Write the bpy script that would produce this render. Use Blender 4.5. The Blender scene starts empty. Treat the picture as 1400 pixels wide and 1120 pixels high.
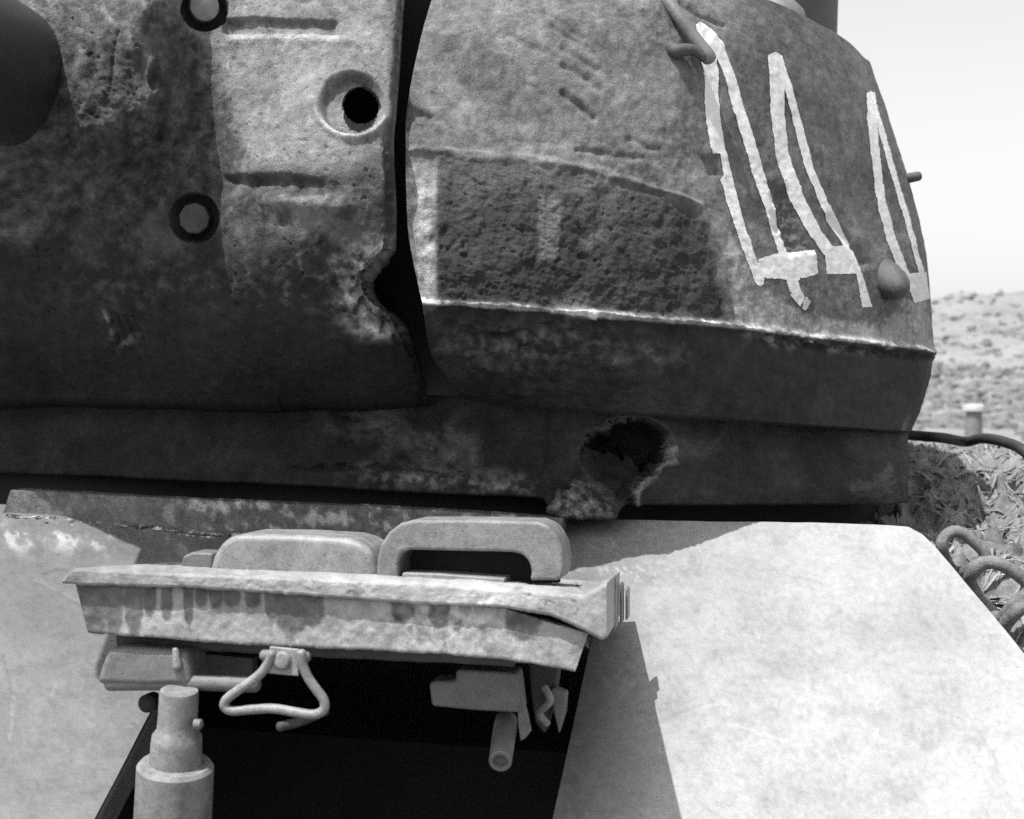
import bpy, math, random
import numpy as np
from mathutils import Vector
from mathutils.geometry import tessellate_polygon

# ------------------------------------------------------------------ camera / light
SC = bpy.context.scene
COL = SC.collection
F = 1923.0                      # focal length in pixels of the 1400 x 1120 photograph
EYE = np.array([0.0, 0.0, 1.72])
PITCH, ROLL = math.radians(0.9), math.radians(2.0)
_d = np.array([0, math.cos(PITCH), math.sin(PITCH)])
_r0 = np.array([1.0, 0, 0]); _u0 = np.cross(_r0, _d)
R_ = math.cos(ROLL) * _r0 + math.sin(ROLL) * _u0
U_ = -math.sin(ROLL) * _r0 + math.cos(ROLL) * _u0
SUN_DIR = np.array([-0.33, -0.31, 0.90]); SUN_DIR /= np.linalg.norm(SUN_DIR)   # towards the sun
SUN_STRENGTH, SKY_STRENGTH, EXPOSURE = 4.4, 0.15, 0.6

cam = bpy.data.cameras.new('camera'); camo = bpy.data.objects.new('camera', cam); COL.objects.link(camo)
cam.sensor_width = 36; cam.lens = 36 * F / 1400; cam.clip_start = 0.05; cam.clip_end = 2000
from mathutils import Matrix
M = Matrix(((R_[0], U_[0], -_d[0], EYE[0]), (R_[1], U_[1], -_d[1], EYE[1]), (R_[2], U_[2], -_d[2], EYE[2]), (0, 0, 0, 1)))
camo.matrix_world = M
cam.dof.use_dof = True; cam.dof.focus_distance = 2.05; cam.dof.aperture_fstop = 7.1
SC.camera = camo

W = bpy.data.worlds.new('World'); SC.world = W; W.use_nodes = True
nt = W.node_tree; nt.nodes.clear()
sky = nt.nodes.new('ShaderNodeTexSky'); sky.sky_type = 'NISHITA'; sky.sun_disc = False
sky.sun_elevation = math.asin(SUN_DIR[2]); sky.sun_rotation = math.atan2(SUN_DIR[0], SUN_DIR[1])
sky.dust_density = 3.0; sky.air_density = 1.0
bw = nt.nodes.new('ShaderNodeHueSaturation'); bw.inputs['Saturation'].default_value = 0
bg = nt.nodes.new('ShaderNodeBackground'); bg.inputs[1].default_value = SKY_STRENGTH
ow = nt.nodes.new('ShaderNodeOutputWorld')
nt.links.new(sky.outputs[0], bw.inputs['Color']); nt.links.new(bw.outputs[0], bg.inputs[0]); nt.links.new(bg.outputs[0], ow.inputs[0])

sl = bpy.data.lights.new('sun', 'SUN'); sl.energy = SUN_STRENGTH; sl.angle = math.radians(0.5); sl.color = (1, 0.99, 0.975)
so = bpy.data.objects.new('sun', sl); COL.objects.link(so); so.location = (-3, -2, 8)
so.rotation_euler = Vector(SUN_DIR).to_track_quat('Z', 'Y').to_euler()
SC.view_settings.view_transform = 'Standard'; SC.view_settings.look = 'None'
SC.view_settings.exposure = EXPOSURE; SC.view_settings.gamma = 1; SC.view_settings.use_curve_mapping = False
SC.cycles.max_bounces = 6; SC.cycles.use_denoising = False

# ------------------------------------------------------------------ helpers: viewing geometry
def ray(px, py):
    px = np.asarray(px, float); py = np.asarray(py, float)
    return _d + ((px - 700) / F)[..., None] * R_ - ((py - 560) / F)[..., None] * U_
def P(px, py, Y):                                  # the point at depth Y seen at a pixel of the photograph
    v = ray(px, py)
    return EYE + v * (np.asarray(Y, float) / v[..., 1])[..., None]
def proj(p):
    q = np.asarray(p) - EYE
    dd = np.maximum(q @ _d, 1e-3)
    return 700 + F * (q @ R_) / dd, 560 - F * (q @ U_) / dd
TS = 0.925
def PT(px, py, D): return P(px, py, np.asarray(D)*TS)      # turret depths
PSI = math.radians(9.0)                            # the hull is turned 9 degrees
LAT = np.array([math.cos(PSI), -math.sin(PSI), 0.0]); FWD = np.array([-math.sin(PSI), -math.cos(PSI), 0.0])
Z = np.array([0, 0, 1.0])
Q0 = P(np.array(620.), np.array(692.5), 2.289)      # a point of the glacis plate's top edge
SL = math.radians(30)
GN = math.sin(SL) * FWD + math.cos(SL) * Z          # glacis normal
def on_plane(px, py, q=Q0, n=GN):
    v = ray(px, py); t = ((q - EYE) @ n) / (v @ n)
    return EYE + v * t[..., None]
def on_front(px, py, Y0, px0=460.):                 # on a vertical plane facing forward
    return on_plane(np.asarray(px, float), np.asarray(py, float), P(np.array(px0), np.array(700.), Y0), FWD)

def pchip(x, y, xi):
    x = np.asarray(x, float); y = np.asarray(y, float); h = np.diff(x); dl = np.diff(y, axis=0)
    dl = dl / h.reshape((-1,) + (1,) * (y.ndim - 1))
    m = np.zeros_like(y)
    a, b = dl[:-1], dl[1:]; s = (a * b) > 0
    m[1:-1] = np.where(s, 2 * a * b / np.where(np.abs(a + b) < 1e-12, 1, a + b), 0)
    m[0] = dl[0]; m[-1] = dl[-1]
    k = np.clip(np.searchsorted(x, xi) - 1, 0, len(x) - 2)
    t = (xi - x[k]) / h[k]; sh = (-1,) + (1,) * (y.ndim - 1); t = np.reshape(t, sh); hh = np.reshape(h[k], sh)
    return ((2*t**3 - 3*t**2 + 1) * y[k] + (t**3 - 2*t**2 + t) * hh * m[k] + (-2*t**3 + 3*t**2) * y[k+1] + (t**3 - t**2) * hh * m[k+1])

# ------------------------------------------------------------------ noise
rs = np.random.RandomState(5)
_perm = rs.permutation(256); _perm = np.concatenate([_perm, _perm, _perm])
_g = rs.normal(size=(256, 3)); _g /= np.linalg.norm(_g, axis=1)[:, None]
def perlin(p):
    sh = p.shape[:-1]; p = p.reshape(-1, 3)
    i = np.floor(p).astype(int); f = p - i; i &= 255; u = f * f * f * (f * (f * 6 - 15) + 10)
    out = 0
    for dx in (0, 1):
        wx = u[:, 0] if dx else 1 - u[:, 0]; a = _perm[i[:, 0] + dx]
        for dy in (0, 1):
            wy = u[:, 1] if dy else 1 - u[:, 1]; b = _perm[a + i[:, 1] + dy]
            for dz in (0, 1):
                wz = u[:, 2] if dz else 1 - u[:, 2]; g = _g[_perm[b + i[:, 2] + dz] & 255]
                out = out + wx * wy * wz * ((f[:, 0]-dx)*g[:, 0] + (f[:, 1]-dy)*g[:, 1] + (f[:, 2]-dz)*g[:, 2])
    return out.reshape(sh)
def fbm(p, s, o=4, gain=.5, off=0.0):
    r = 0; a = 1.0
    for k in range(o):
        r = r + a * perlin(p * s + off + 17.3 * k); s *= 2.03; a *= gain
    return r * 1.4
def sstep(a, b, x):
    t = np.clip((x - a) / (b - a), 0, 1); return t * t * (3 - 2 * t)
def gauss(x): return np.exp(-x * x)
def dline(px, py, pts):                             # distance to a polyline
    d = np.full(np.shape(px), 1e9)
    for (x0, y0), (x1, y1) in zip(pts[:-1], pts[1:]):
        L2 = (x1-x0)**2 + (y1-y0)**2 + 1e-9
        t = np.clip(((px-x0)*(x1-x0) + (py-y0)*(y1-y0)) / L2, 0, 1)
        d = np.minimum(d, np.hypot(px - x0 - t*(x1-x0), py - y0 - t*(y1-y0)))
    return d
def dpoly(px, py, pts):                             # signed, negative inside
    d = dline(px, py, list(pts) + [pts[0]]); ins = np.zeros(np.shape(px), bool); n = len(pts)
    for k in range(n):
        (x0, y0), (x1, y1) = pts[k], pts[(k+1) % n]
        c = ((y0 > py) != (y1 > py))
        ins ^= c & (px < (x1-x0) * (py-y0) / ((y1-y0) if y1 != y0 else 1e-9) + x0)
    return np.where(ins, -d, d)

# ------------------------------------------------------------------ materials
def armour(name, tone=.2, contrast=.35, rough=.6, bump=.25, scale=1.0, spec=.4, streak=0.0, vert=False, metal=0.0, pits=1.0, chips=1.0):
    m = bpy.data.materials.new(name); m.use_nodes = True; n = m.node_tree; n.nodes.clear(); L = n.links.new
    out = n.nodes.new('ShaderNodeOutputMaterial'); b = n.nodes.new('ShaderNodeBsdfPrincipled'); L(b.outputs[0], out.inputs[0])
    geo = n.nodes.new('ShaderNodeNewGeometry')
    def noise(s, det=6, r=.6, dist=0.0, vec=None):
        t = n.nodes.new('ShaderNodeTexNoise'); t.inputs['Scale'].default_value = s * scale; t.inputs['Detail'].default_value = det
        t.inputs['Roughness'].default_value = r; t.inputs['Distortion'].default_value = dist
        L(vec if vec else geo.outputs['Position'], t.inputs['Vector']); return t.outputs[0]
    def math_(op, a, c, clamp=False):
        k = n.nodes.new('ShaderNodeMath'); k.operation = op; k.use_clamp = clamp
        for i, v in enumerate((a, c)):
            if isinstance(v, (int, float)): k.inputs[i].default_value = v
            else: L(v, k.inputs[i])
        return k.outputs[0]
    n1, n2, n3 = noise(9, 8, .65, .6), noise(60, 6, .7), noise(620, 3, .8)
    n4, n5 = noise(170, 5, .7), noise(38, 7, .75, 1.2)
    s = math_('ADD', math_('MULTIPLY', math_('SUBTRACT', n1, .5), 1.5), math_('MULTIPLY', math_('SUBTRACT', n2, .5), 1.7))
    s = math_('ADD', s, math_('MULTIPLY', math_('SUBTRACT', n3, .5), 1.9))
    def ramp(v, a, b_):
        k = n.nodes.new('ShaderNodeMapRange'); k.interpolation_type = 'SMOOTHSTEP'; k.inputs[1].default_value = a; k.inputs[2].default_value = b_; L(v, k.inputs[0]); return k.outputs[0]
    pit = ramp(n4, .60, .67); chip = ramp(n5, .60, .66)
    s = math_('ADD', s, math_('MULTIPLY', pit, -.55*pits)); s = math_('ADD', s, math_('MULTIPLY', chip, .5*chips))
    if streak:
        mp = n.nodes.new('ShaderNodeMapping'); mp.inputs['Scale'].default_value = (1, 1, .12); L(geo.outputs['Position'], mp.inputs[0])
        s = math_('ADD', s, math_('MULTIPLY', math_('SUBTRACT', noise(45, 5, .6, 0, mp.outputs[0]), .5), streak))
    mul = math_('MAXIMUM', math_('ADD', 1.0, math_('MULTIPLY', s, contrast * 2)), .15)
    base = tone
    if vert:
        at = n.nodes.new('ShaderNodeAttribute'); at.attribute_name = 'tone'; base = at.outputs['Fac']
    v = math_('MULTIPLY', mul, base)
    v = math_('MINIMUM', v, .8)
    cb = n.nodes.new('ShaderNodeCombineColor'); [L(v, cb.inputs[i]) for i in range(3)]
    L(cb.outputs[0], b.inputs['Base Color'])
    rr = math_('ADD', math_('MULTIPLY', math_('SUBTRACT', n2, .5), .35), rough, True); L(rr, b.inputs['Roughness'])
    b.inputs['Specular IOR Level'].default_value = spec; b.inputs['Metallic'].default_value = metal
    bp = n.nodes.new('ShaderNodeBump'); bp.inputs['Strength'].default_value = bump; bp.inputs['Distance'].default_value = .004
    L(math_('SUBTRACT', math_('ADD', math_('ADD', math_('MULTIPLY', n2, 1.0), math_('MULTIPLY', n4, .5)), math_('MULTIPLY', n3, .45)), math_('MULTIPLY', pit, .12*pits)), bp.inputs['Height']); L(bp.outputs[0], b.inputs['Normal'])
    return m
MT = {
 'cast': armour('cast_armour', vert=True, spec=.22, pits=.7, contrast=.55, rough=.62, bump=.9, streak=.6),
 'plate': armour('glacis_paint', tone=.3, contrast=.14, rough=.55, bump=.35, spec=.45, vert=True, pits=1.2, chips=.35, streak=.3),
 'hatch': armour('hatch_paint', tone=.38, contrast=.30, rough=.58, bump=.3, vert=True),
 'steel': armour('worn_steel', tone=.19, contrast=.42, rough=.45, bump=.2),
 'chain': armour('chain_iron', tone=.15, contrast=.55, rough=.55, bump=.8),
 'dim': armour('dark_steel', tone=.05, contrast=.4, rough=.6, bump=.3),
 'mid': armour('grey_steel', tone=.13, contrast=.35, rough=.55, bump=.25),
 'gun': armour('gun_paint', tone=.018, chips=0, pits=0, contrast=.15, rough=.38, bump=.06, spec=.5),
 'paint': armour('white_paint', tone=.60, chips=0, contrast=.15, rough=.7, bump=.3),
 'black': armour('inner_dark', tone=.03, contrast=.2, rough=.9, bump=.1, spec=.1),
 'cloth': armour('canvas', pits=.5, chips=.4, tone=.17, contrast=.6, rough=.9, bump=.5, spec=.1),
 'strand': armour('net_strand', pits=.5, chips=.4, tone=.25, contrast=.4, rough=.9, bump=.3, spec=.1),
 'rubber': armour('black_rubber', tone=.025, contrast=.3, rough=.6, bump=.1),
 'earth': armour('dry_grass', pits=.5, chips=.4, tone=.20, contrast=.3, rough=.95, bump=.0, scale=.02, spec=.05),
 'scrub': armour('scrub_leaf', pits=.5, chips=.4, tone=.15, contrast=.3, rough=.95, bump=.0, scale=.1, spec=.05),
 'post': armour('concrete', pits=.5, chips=.4, tone=.16, contrast=.3, rough=.9, bump=.4, spec=.1),
}

# ------------------------------------------------------------------ mesh building
def make(name, V, faces, mat, parent=None, smooth=True, tone=None):
    me = bpy.data.meshes.new(name); V = np.asarray(V, np.float32)
    if isinstance(faces, np.ndarray):
        k = faces.shape[1]; nf = len(faces)
        me.vertices.add(len(V)); me.vertices.foreach_set('co', V.ravel())
        me.loops.add(nf * k); me.loops.foreach_set('vertex_index', faces.ravel().astype(np.int32))
        me.polygons.add(nf); me.polygons.foreach_set('loop_start', np.arange(0, nf * k, k, dtype=np.int32))
        me.update(calc_edges=True)
    else:
        me.from_pydata([tuple(map(float, v)) for v in V], [], [tuple(int(q) for q in f) for f in faces]); me.update()
    me.validate()
    me.polygons.foreach_set('use_smooth', np.full(len(me.polygons), smooth))
    if tone is not None:
        tone = np.asarray(tone, float)
        if mat is MT['cast']: tone = .60*tone*np.sqrt(tone/.26)
        elif mat is MT['hatch']: tone = .46*tone*np.sqrt(tone/.4)
        elif mat is MT['plate']: tone = .60*tone
        at = me.attributes.new('tone', 'FLOAT', 'POINT'); at.data.foreach_set('value', np.asarray(tone, np.float32).ravel())
    me.materials.append(mat)
    o = bpy.data.objects.new(name, me); COL.objects.link(o)
    if parent is not None:
        o.parent = parent; o.matrix_parent_inverse = parent.matrix_world.inverted()
    return o
def grid_faces(nr, nc, flip=False):
    i = np.arange((nr - 1) * nc).reshape(nr - 1, nc)[:, :-1].ravel()
    f = np.stack([i, i + nc, i + nc + 1, i + 1], 1)
    return f[:, ::-1].copy() if flip else f
def gnormal(G):
    a = np.gradient(G, axis=0); b = np.gradient(G, axis=1); n = np.cross(a, b); n /= np.linalg.norm(n, axis=-1)[..., None] + 1e-12
    v = EYE - G; s = np.sign((n * v).sum(-1))[..., None]; return n * np.median(s)
def empty(name, loc, label, cat, group=None):
    o = bpy.data.objects.new(name, None); COL.objects.link(o); o.location = loc; o.empty_display_size = .1
    o['label'] = label; o['category'] = cat
    if group: o['group'] = group
    bpy.context.view_layer.update(); return o
def bevel(o, w, seg=3, sub=0):
    b = o.modifiers.new('bevel', 'BEVEL'); b.width = w; b.segments = seg; b.limit_method = 'ANGLE'; b.angle_limit = math.radians(25)
    return o
def tube(name, pts, rad, mat, parent=None, closed=False, n=14, sub=8, tone=None, flat=1.0):
    pts = np.asarray(pts, float); rad = np.broadcast_to(np.asarray(rad, float), (len(pts),)).copy()
    if closed: pts = np.vstack([pts, pts[:1]]); rad = np.append(rad, rad[0])
    # catmull-rom
    c, r = [], []
    N = len(pts)
    for k in range(N - 1):
        p0 = pts[k-1] if k > 0 else (pts[-2] if closed else 2*pts[0]-pts[1]); p1, p2 = pts[k], pts[k+1]
        p3 = pts[k+2] if k + 2 < N else (pts[1] if closed else 2*pts[-1]-pts[-2])
        for t in np.arange(sub) / sub:
            c.append(.5*((2*p1)+(-p0+p2)*t+(2*p0-5*p1+4*p2-p3)*t*t+(-p0+3*p1-3*p2+p3)*t**3)); r.append(rad[k]*(1-t)+rad[k+1]*t)
    if not closed: c.append(pts[-1]); r.append(rad[-1])
    c = np.array(c); r = np.array(r); m = len(c)
    tan = (np.roll(c, -1, 0) - np.roll(c, 1, 0)) if closed else np.gradient(c, axis=0)
    tan /= np.linalg.norm(tan, axis=1)[:, None]
    ref = np.array([.31, .77, .55]); V = []
    for k in range(m):
        a = np.cross(tan[k], ref); a /= np.linalg.norm(a); b = np.cross(tan[k], a)
        ref = -b if k else ref
        ref = np.cross(a, tan[k]) if k == 0 else ref
        for q in range(n):
            th = 2*math.pi*q/n; V.append(c[k] + r[k]*(math.cos(th)*a + flat*math.sin(th)*b))
    Fc = []
    for k in range(m if closed else m - 1):
        k2 = (k + 1) % m
        for q in range(n): Fc.append((k*n+q, k2*n+q, k2*n+(q+1) % n, k*n+(q+1) % n))
    if not closed:
        # rounded ends
        for end, s in ((0, -1), (m-1, 1)):
            base = [end*n+q for q in range(n)]
            prev = base
            for z, sc in ((.45, .85), (.8, .5)):
                ring = []
                for q in range(n):
                    ring.append(len(V)); V.append(c[end] + (V[end*n+q]-c[end])*sc + s*tan[end]*r[end]*z*.7)
                for q in range(n):
                    f = (prev[q], prev[(q+1) % n], ring[(q+1) % n], ring[q]); Fc.append(f if s < 0 else f[::-1])
                prev = ring
            Fc.append(tuple(prev[::-1]) if s > 0 else tuple(prev))
    o = make(name, V, Fc, mat, parent); return o
def lathe(name, base, axis, prof, mat, parent=None, n=40, smooth=True):
    axis = np.asarray(axis, float); axis /= np.linalg.norm(axis)
    a = np.cross(axis, [.2, .9, .3]); a /= np.linalg.norm(a); b = np.cross(axis, a); V = []; Fc = []
    for (h, r) in prof:
        for q in range(n):
            th = 2*math.pi*q/n; V.append(base + axis*h + r*(math.cos(th)*a + math.sin(th)*b))
    m = len(prof)
    for k in range(m-1):
        for q in range(n): Fc.append((k*n+q, k*n+(q+1) % n, (k+1)*n+(q+1) % n, (k+1)*n+q))
    Fc.append(tuple(range(n))[::-1]); Fc.append(tuple((m-1)*n+q for q in range(n)))
    o = make(name, V, Fc, mat, parent, smooth)
    e = o.modifiers.new('edges', 'EDGE_SPLIT'); e.split_angle = math.radians(35); return o
def prism(name, front, back, mat, parent=None, bev=0.003, seg=3, smooth=True):     # front: list of points, back: offset vector or list
    front = np.asarray(front); n = len(front)
    bk = front + back if np.ndim(back) == 1 else np.asarray(back)
    V = np.vstack([front, bk]); Fc = []
    nrm = sum(np.cross(front[i]-front.mean(0), front[(i+1) % n]-front.mean(0)) for i in range(n))
    flip = nrm @ (front.mean(0) - bk.mean(0)) < 0
    f0 = tuple(range(n)); f1 = tuple(range(2*n-1, n-1, -1)); Fc = [f0, f1]
    for i in range(n): Fc.append((i, n+i, n+(i+1) % n, (i+1) % n))
    if flip: Fc = [f[::-1] for f in Fc]
    o = make(name, V, Fc, mat, parent, smooth)
    if bev: bevel(o, bev, seg)
    o.modifiers.new('wn', 'WEIGHTED_NORMAL')
    return o
def prism_px(name, poly, Y0, depth, mat, parent=None, bev=.003, px0=None, tilt=0.0, seg=3):
    poly = np.array(poly, float); px0 = poly[:, 0].mean() if px0 is None else px0
    return prism(name, on_front(poly[:, 0], poly[:, 1], Y0, px0), -FWD*depth + Z*tilt, mat, parent, bev, seg)
def slab(name, top, bot, Y0, depth, mat, parent, tonef, tilt=0.0, r=.004, nx=400, nf=26, nt=60, px0=460., rough=.001, dents=None, surf=None, lat=0.0):
    """bar whose front face lies between two pixel polylines; dense, rounded, slightly uneven"""
    top = np.array(top, float); bot = np.array(bot, float); s = np.linspace(0, 1, nx)
    def rs_(p):
        d = np.r_[0, np.cumsum(np.hypot(*np.diff(p, axis=0).T))]; d /= d[-1]
        return np.interp(s, d, p[:, 0]), np.interp(s, d, p[:, 1])
    f = surf if surf else (lambda a, b: on_front(a, b, Y0, px0))
    A = f(*rs_(top)); B = f(*rs_(bot)); bk = -FWD*depth + Z*tilt - LAT*lat; bu = bk / np.linalg.norm(bk)
    ud = (B - A) / np.linalg.norm(B - A, axis=1)[:, None]
    rows = []
    for t in np.linspace(1, 0, nt)[:-1]: rows.append(A + bu*r + bk*t)
    rows.append(A + bu*r*.3 + ud*r*.3)
    for t in np.linspace(0, 1, nf): rows.append(A + ud*r + (B - A - 2*ud*r)*t)
    rows.append(B + bu*r*.3 - ud*r*.3)
    for t in np.linspace(0, 1, max(nt//4, 3)): rows.append(B + bu*r + bk*t)
    G = np.array(rows); nr = len(rows)
    a = np.gradient(G, axis=0); b = np.gradient(G, axis=1); n = np.cross(b, a); n /= np.linalg.norm(n, axis=-1)[..., None] + 1e-12
    if (n[nt+nf//2, nx//2] @ FWD) < 0: n = -n
    h = fbm(G, 25, 4) * rough + fbm(G, 130, 3) * rough * .6
    if dents is not None: h = h + dents(*proj(G), G)
    G = G + n * h[..., None]
    Fc = grid_faces(nr, nx); back = np.stack([(nr-1)*nx+np.arange(nx-1), np.arange(nx-1), np.arange(1, nx), (nr-1)*nx+np.arange(1, nx)], 1)
    V = G.reshape(-1, 3); T = tonef(*proj(G), G).ravel()
    # end caps as fans
    caps = []
    for c in (0, nx-1):
        ctr = len(V); V = np.vstack([V, G[:, c].mean(0)[None]]); T = np.append(T, T[c]); idx = np.arange(nr)*nx + c
        for i in range(nr):
            j = (i+1) % nr; t = (idx[i], idx[j], ctr) ; caps.append(t if c else t[::-1])
    tri = [tuple(q) for q in Fc] + [tuple(q) for q in back] + caps
    o = make(name, V, tri, mat, parent, tone=T); e = o.modifiers.new('edges', 'EDGE_SPLIT'); e.split_angle = math.radians(50)
    return o

# ================================================================== SETTING
def terrain():
    ys = np.concatenate([np.linspace(-30, 6, 14), np.geomspace(6.6, 320, 110)]); xs = np.concatenate([np.linspace(-260, -12, 26), np.linspace(-10, 60, 90), np.linspace(63, 260, 28)])
    X, Y = np.meshgrid(xs, ys)
    z = np.interp(Y, [6, 14, 25, 60, 110, 190, 230, 320], [0, .75, 1.75, 4.6, 8.8, 16.6, 18.4, 13])
    z = z*1.05 + sstep(30, 200, Y) * (np.clip(X, -8, 200)-47) * .2 + fbm(np.stack([X, Y, 0*X], -1), .035, 4) * sstep(8, 150, Y) * 3.0 + fbm(np.stack([X, Y, 0*X+5], -1), .3, 3) * sstep(6, 30, Y) * .2
    return np.stack([X, Y, z], -1), xs, ys
TG, txs, tys = terrain()
o = make('ground', TG.reshape(-1, 3), grid_faces(*TG.shape[:2]), MT['earth']); o['kind'] = 'structure'
def tz(x, y):
    i = np.clip(np.searchsorted(txs, x)-1, 0, len(txs)-2); j = np.clip(np.searchsorted(tys, y)-1, 0, len(tys)-2)
    u = (x-txs[i])/(txs[i+1]-txs[i]); v = (y-tys[j])/(tys[j+1]-tys[j]); Zt = TG[..., 2]
    return (Zt[j, i]*(1-u)+Zt[j, i+1]*u)*(1-v) + (Zt[j+1, i]*(1-u)+Zt[j+1, i+1]*u)*v
# scrub on the hillside
def scrub():
    r = np.random.RandomState(3); n = 17000
    ico = np.array([(0,0,1),(.9,0,.45),(.28,.85,.45),(-.72,.53,.45),(-.72,-.53,.45),(.28,-.85,.45),(.72,.53,-.3),(-.28,.85,-.3),(-.9,0,-.3),(-.28,-.85,-.3),(.72,-.53,-.3)])
    fc = np.array([(0,1,2),(0,2,3),(0,3,4),(0,4,5),(0,5,1),(1,6,2),(2,7,3),(3,8,4),(4,9,5),(5,10,1),(2,6,7),(3,7,8),(4,8,9),(5,9,10),(1,10,6)])
    y = 15 * (240/15) ** r.rand(n) ; x = y * (.05 + r.rand(n) * .75); z = tz(x, y)
    ok = ~((np.abs(x/y - .328) < .035) & (y < 27)); x, y, z = x[ok], y[ok], z[ok]; n = len(x)
    s = (.07 + .20*r.rand(n)**2) * (y/60)**.7
    V = ico[None]*(s[:, None, None]*np.stack([1+.4*r.rand(n), 1+.4*r.rand(n), .6+.4*r.rand(n)], 1)[:, None]) * (1+.35*r.normal(size=(n, 11, 1)))
    V = V + np.stack([x, y, z], 1)[:, None]
    Fc = (fc[None] + 11*np.arange(n)[:, None, None]).reshape(-1, 3)
    o = make('hillside_scrub', V.reshape(-1, 3), Fc, MT['scrub'], smooth=True); o['kind'] = 'stuff'
    o['label'] = 'low dry scrub scattered over the pale hillside'; o['category'] = 'scrub'
scrub()
# fence post
pp = P(np.array(1331.), np.array(590.), 25.0); gz = float(tz(pp[0], pp[1]))
post = empty('fence_post', (pp[0], pp[1], gz), 'stout pale concrete post with a lighter cap standing on the slope behind the netting', 'post')
lathe('post_shaft', np.array([pp[0], pp[1], gz-.3]), (0, 0, 1), [(0, .16), (.9, .15), (1.05, .145)], MT['post'], post, 12)
zt = P(np.array(1329.), np.array(553.), 25.0)[2]
for c in [q for q in COL.objects if q.name == 'post_shaft']: bpy.data.objects.remove(c)
lathe('post_shaft', np.array([pp[0], pp[1], gz-.3]), (0, 0, 1), [(0, .16), (zt-.12-gz+.3, .14)], MT['post'], post, 12)
lathe('post_cap', np.array([pp[0], pp[1], zt-.119]), (0, 0, 1), [(0, .20), (.09, .2), (.12, .1)], armour('cap_white', tone=.45, contrast=.1, rough=.8, bump=.1), post, 12)

# ================================================================== TANK
tank = empty('tank', (0.1, 3.2, 0), 'battle damaged tank with an open driver hatch and white painted numerals on its cast turret', 'tank')

# ---- cheek: the right half of the turret front and its side
HORY = lambda px: 590 + (px - 700) * .035
gcol = np.array([566, 700, 850, 1000, 1100, 1200, 1250, 1278.])
LV = {  # level: [(px, py)...] for the key columns, depth offset
 0: ([(615,-55),(722,-45),(832,-35),(925,-25),(1025,-8),(1118,33),(1160,57),(1190,85)], [.26,.2,.17,.11,.05,.07,.08,.08]),
 1: ([(590,0),(710,5),(843,10),(948,25),(1058,75),(1150,120),(1188,138),(1212,150)], [.15,.12,.10,.07,.03,.03,.03,.03]),
 2: ([(554,180),(697,190),(847,205),(965,218),(1073,233),(1176,243),(1216,243),(1240,240)], [.05,.045,.04,.025,.01,.01,.01,.01]),
 3: ([(557,300),(698,310),(848,322),(985,337),(1088,350),(1192,362),(1242,368),(1270,370)], [.01,.01,.01,.01,.0,.0,.0,.0]),
 4: ([(577,414),(700,422),(850,435),(1000,448),(1100,461),(1200,472),(1250,478),(1278,482)], [0,0,0,0,0,0,0,0]),
 5: ([(588,480),(700,488),(850,495),(1000,508),(1100,520),(1195,530),(1242,536),(1266,540)], [.05,.05,.035,.02,.0,-.01,-.03,-.05]),
 6: ([(640,550),(722,553),(850,560),(1000,572),(1098,580),(1186,586),(1225,589),(1246,590)], [.30,.19,.12,.06,.01,-.03,-.06,-.13]),
}
w = np.linspace(0, 1, 470)
gg = np.where(w < .82, w/.82*.93, .93 + .07*(1-(1-(w-.82)/.18)**2)); GP = 566 + 712*gg
DG = pchip([566, 650, 750, 850, 950, 1000, 1060, 1130, 1200, 1250, 1270, 1278], [2.13, 2.15, 2.18, 2.215, 2.27, 2.32, 2.41, 2.51, 2.63, 2.73, 2.79, 2.87], GP)
lev = {k: (pchip(gcol, np.array(p, float), GP), pchip(gcol, np.array(o), GP)) for k, (p, o) in LV.items()}
def stack(ls, n):
    a = np.array([np.concatenate([lev[k][0], (DG + lev[k][1])[:, None]], 1) for k in ls])
    return pchip(np.arange(len(ls), dtype=float), a, np.linspace(0, len(ls)-1, n))
up = stack([0, 1, 2, 3, 4], 330); lo = stack([4, 5, 6], 100)
K = np.concatenate([up, lo[1:]]); NU = len(up); weld_row = NU-1
px, py, D = K[..., 0], K[..., 1], K[..., 2]
weldy = np.interp(px, lev[4][0][:, 0], lev[4][0][:, 1])
G = PT(px, py, D); N = gnormal(G)
ROUGH = [(598,212),(640,216),(700,219),(770,226),(830,238),(880,252),(935,268),(962,285),(976,320),(985,360),(994,400),(1000,446),(900,438),(800,432),(700,421),(640,417),(600,412),(592,380),(590,300)]
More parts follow.
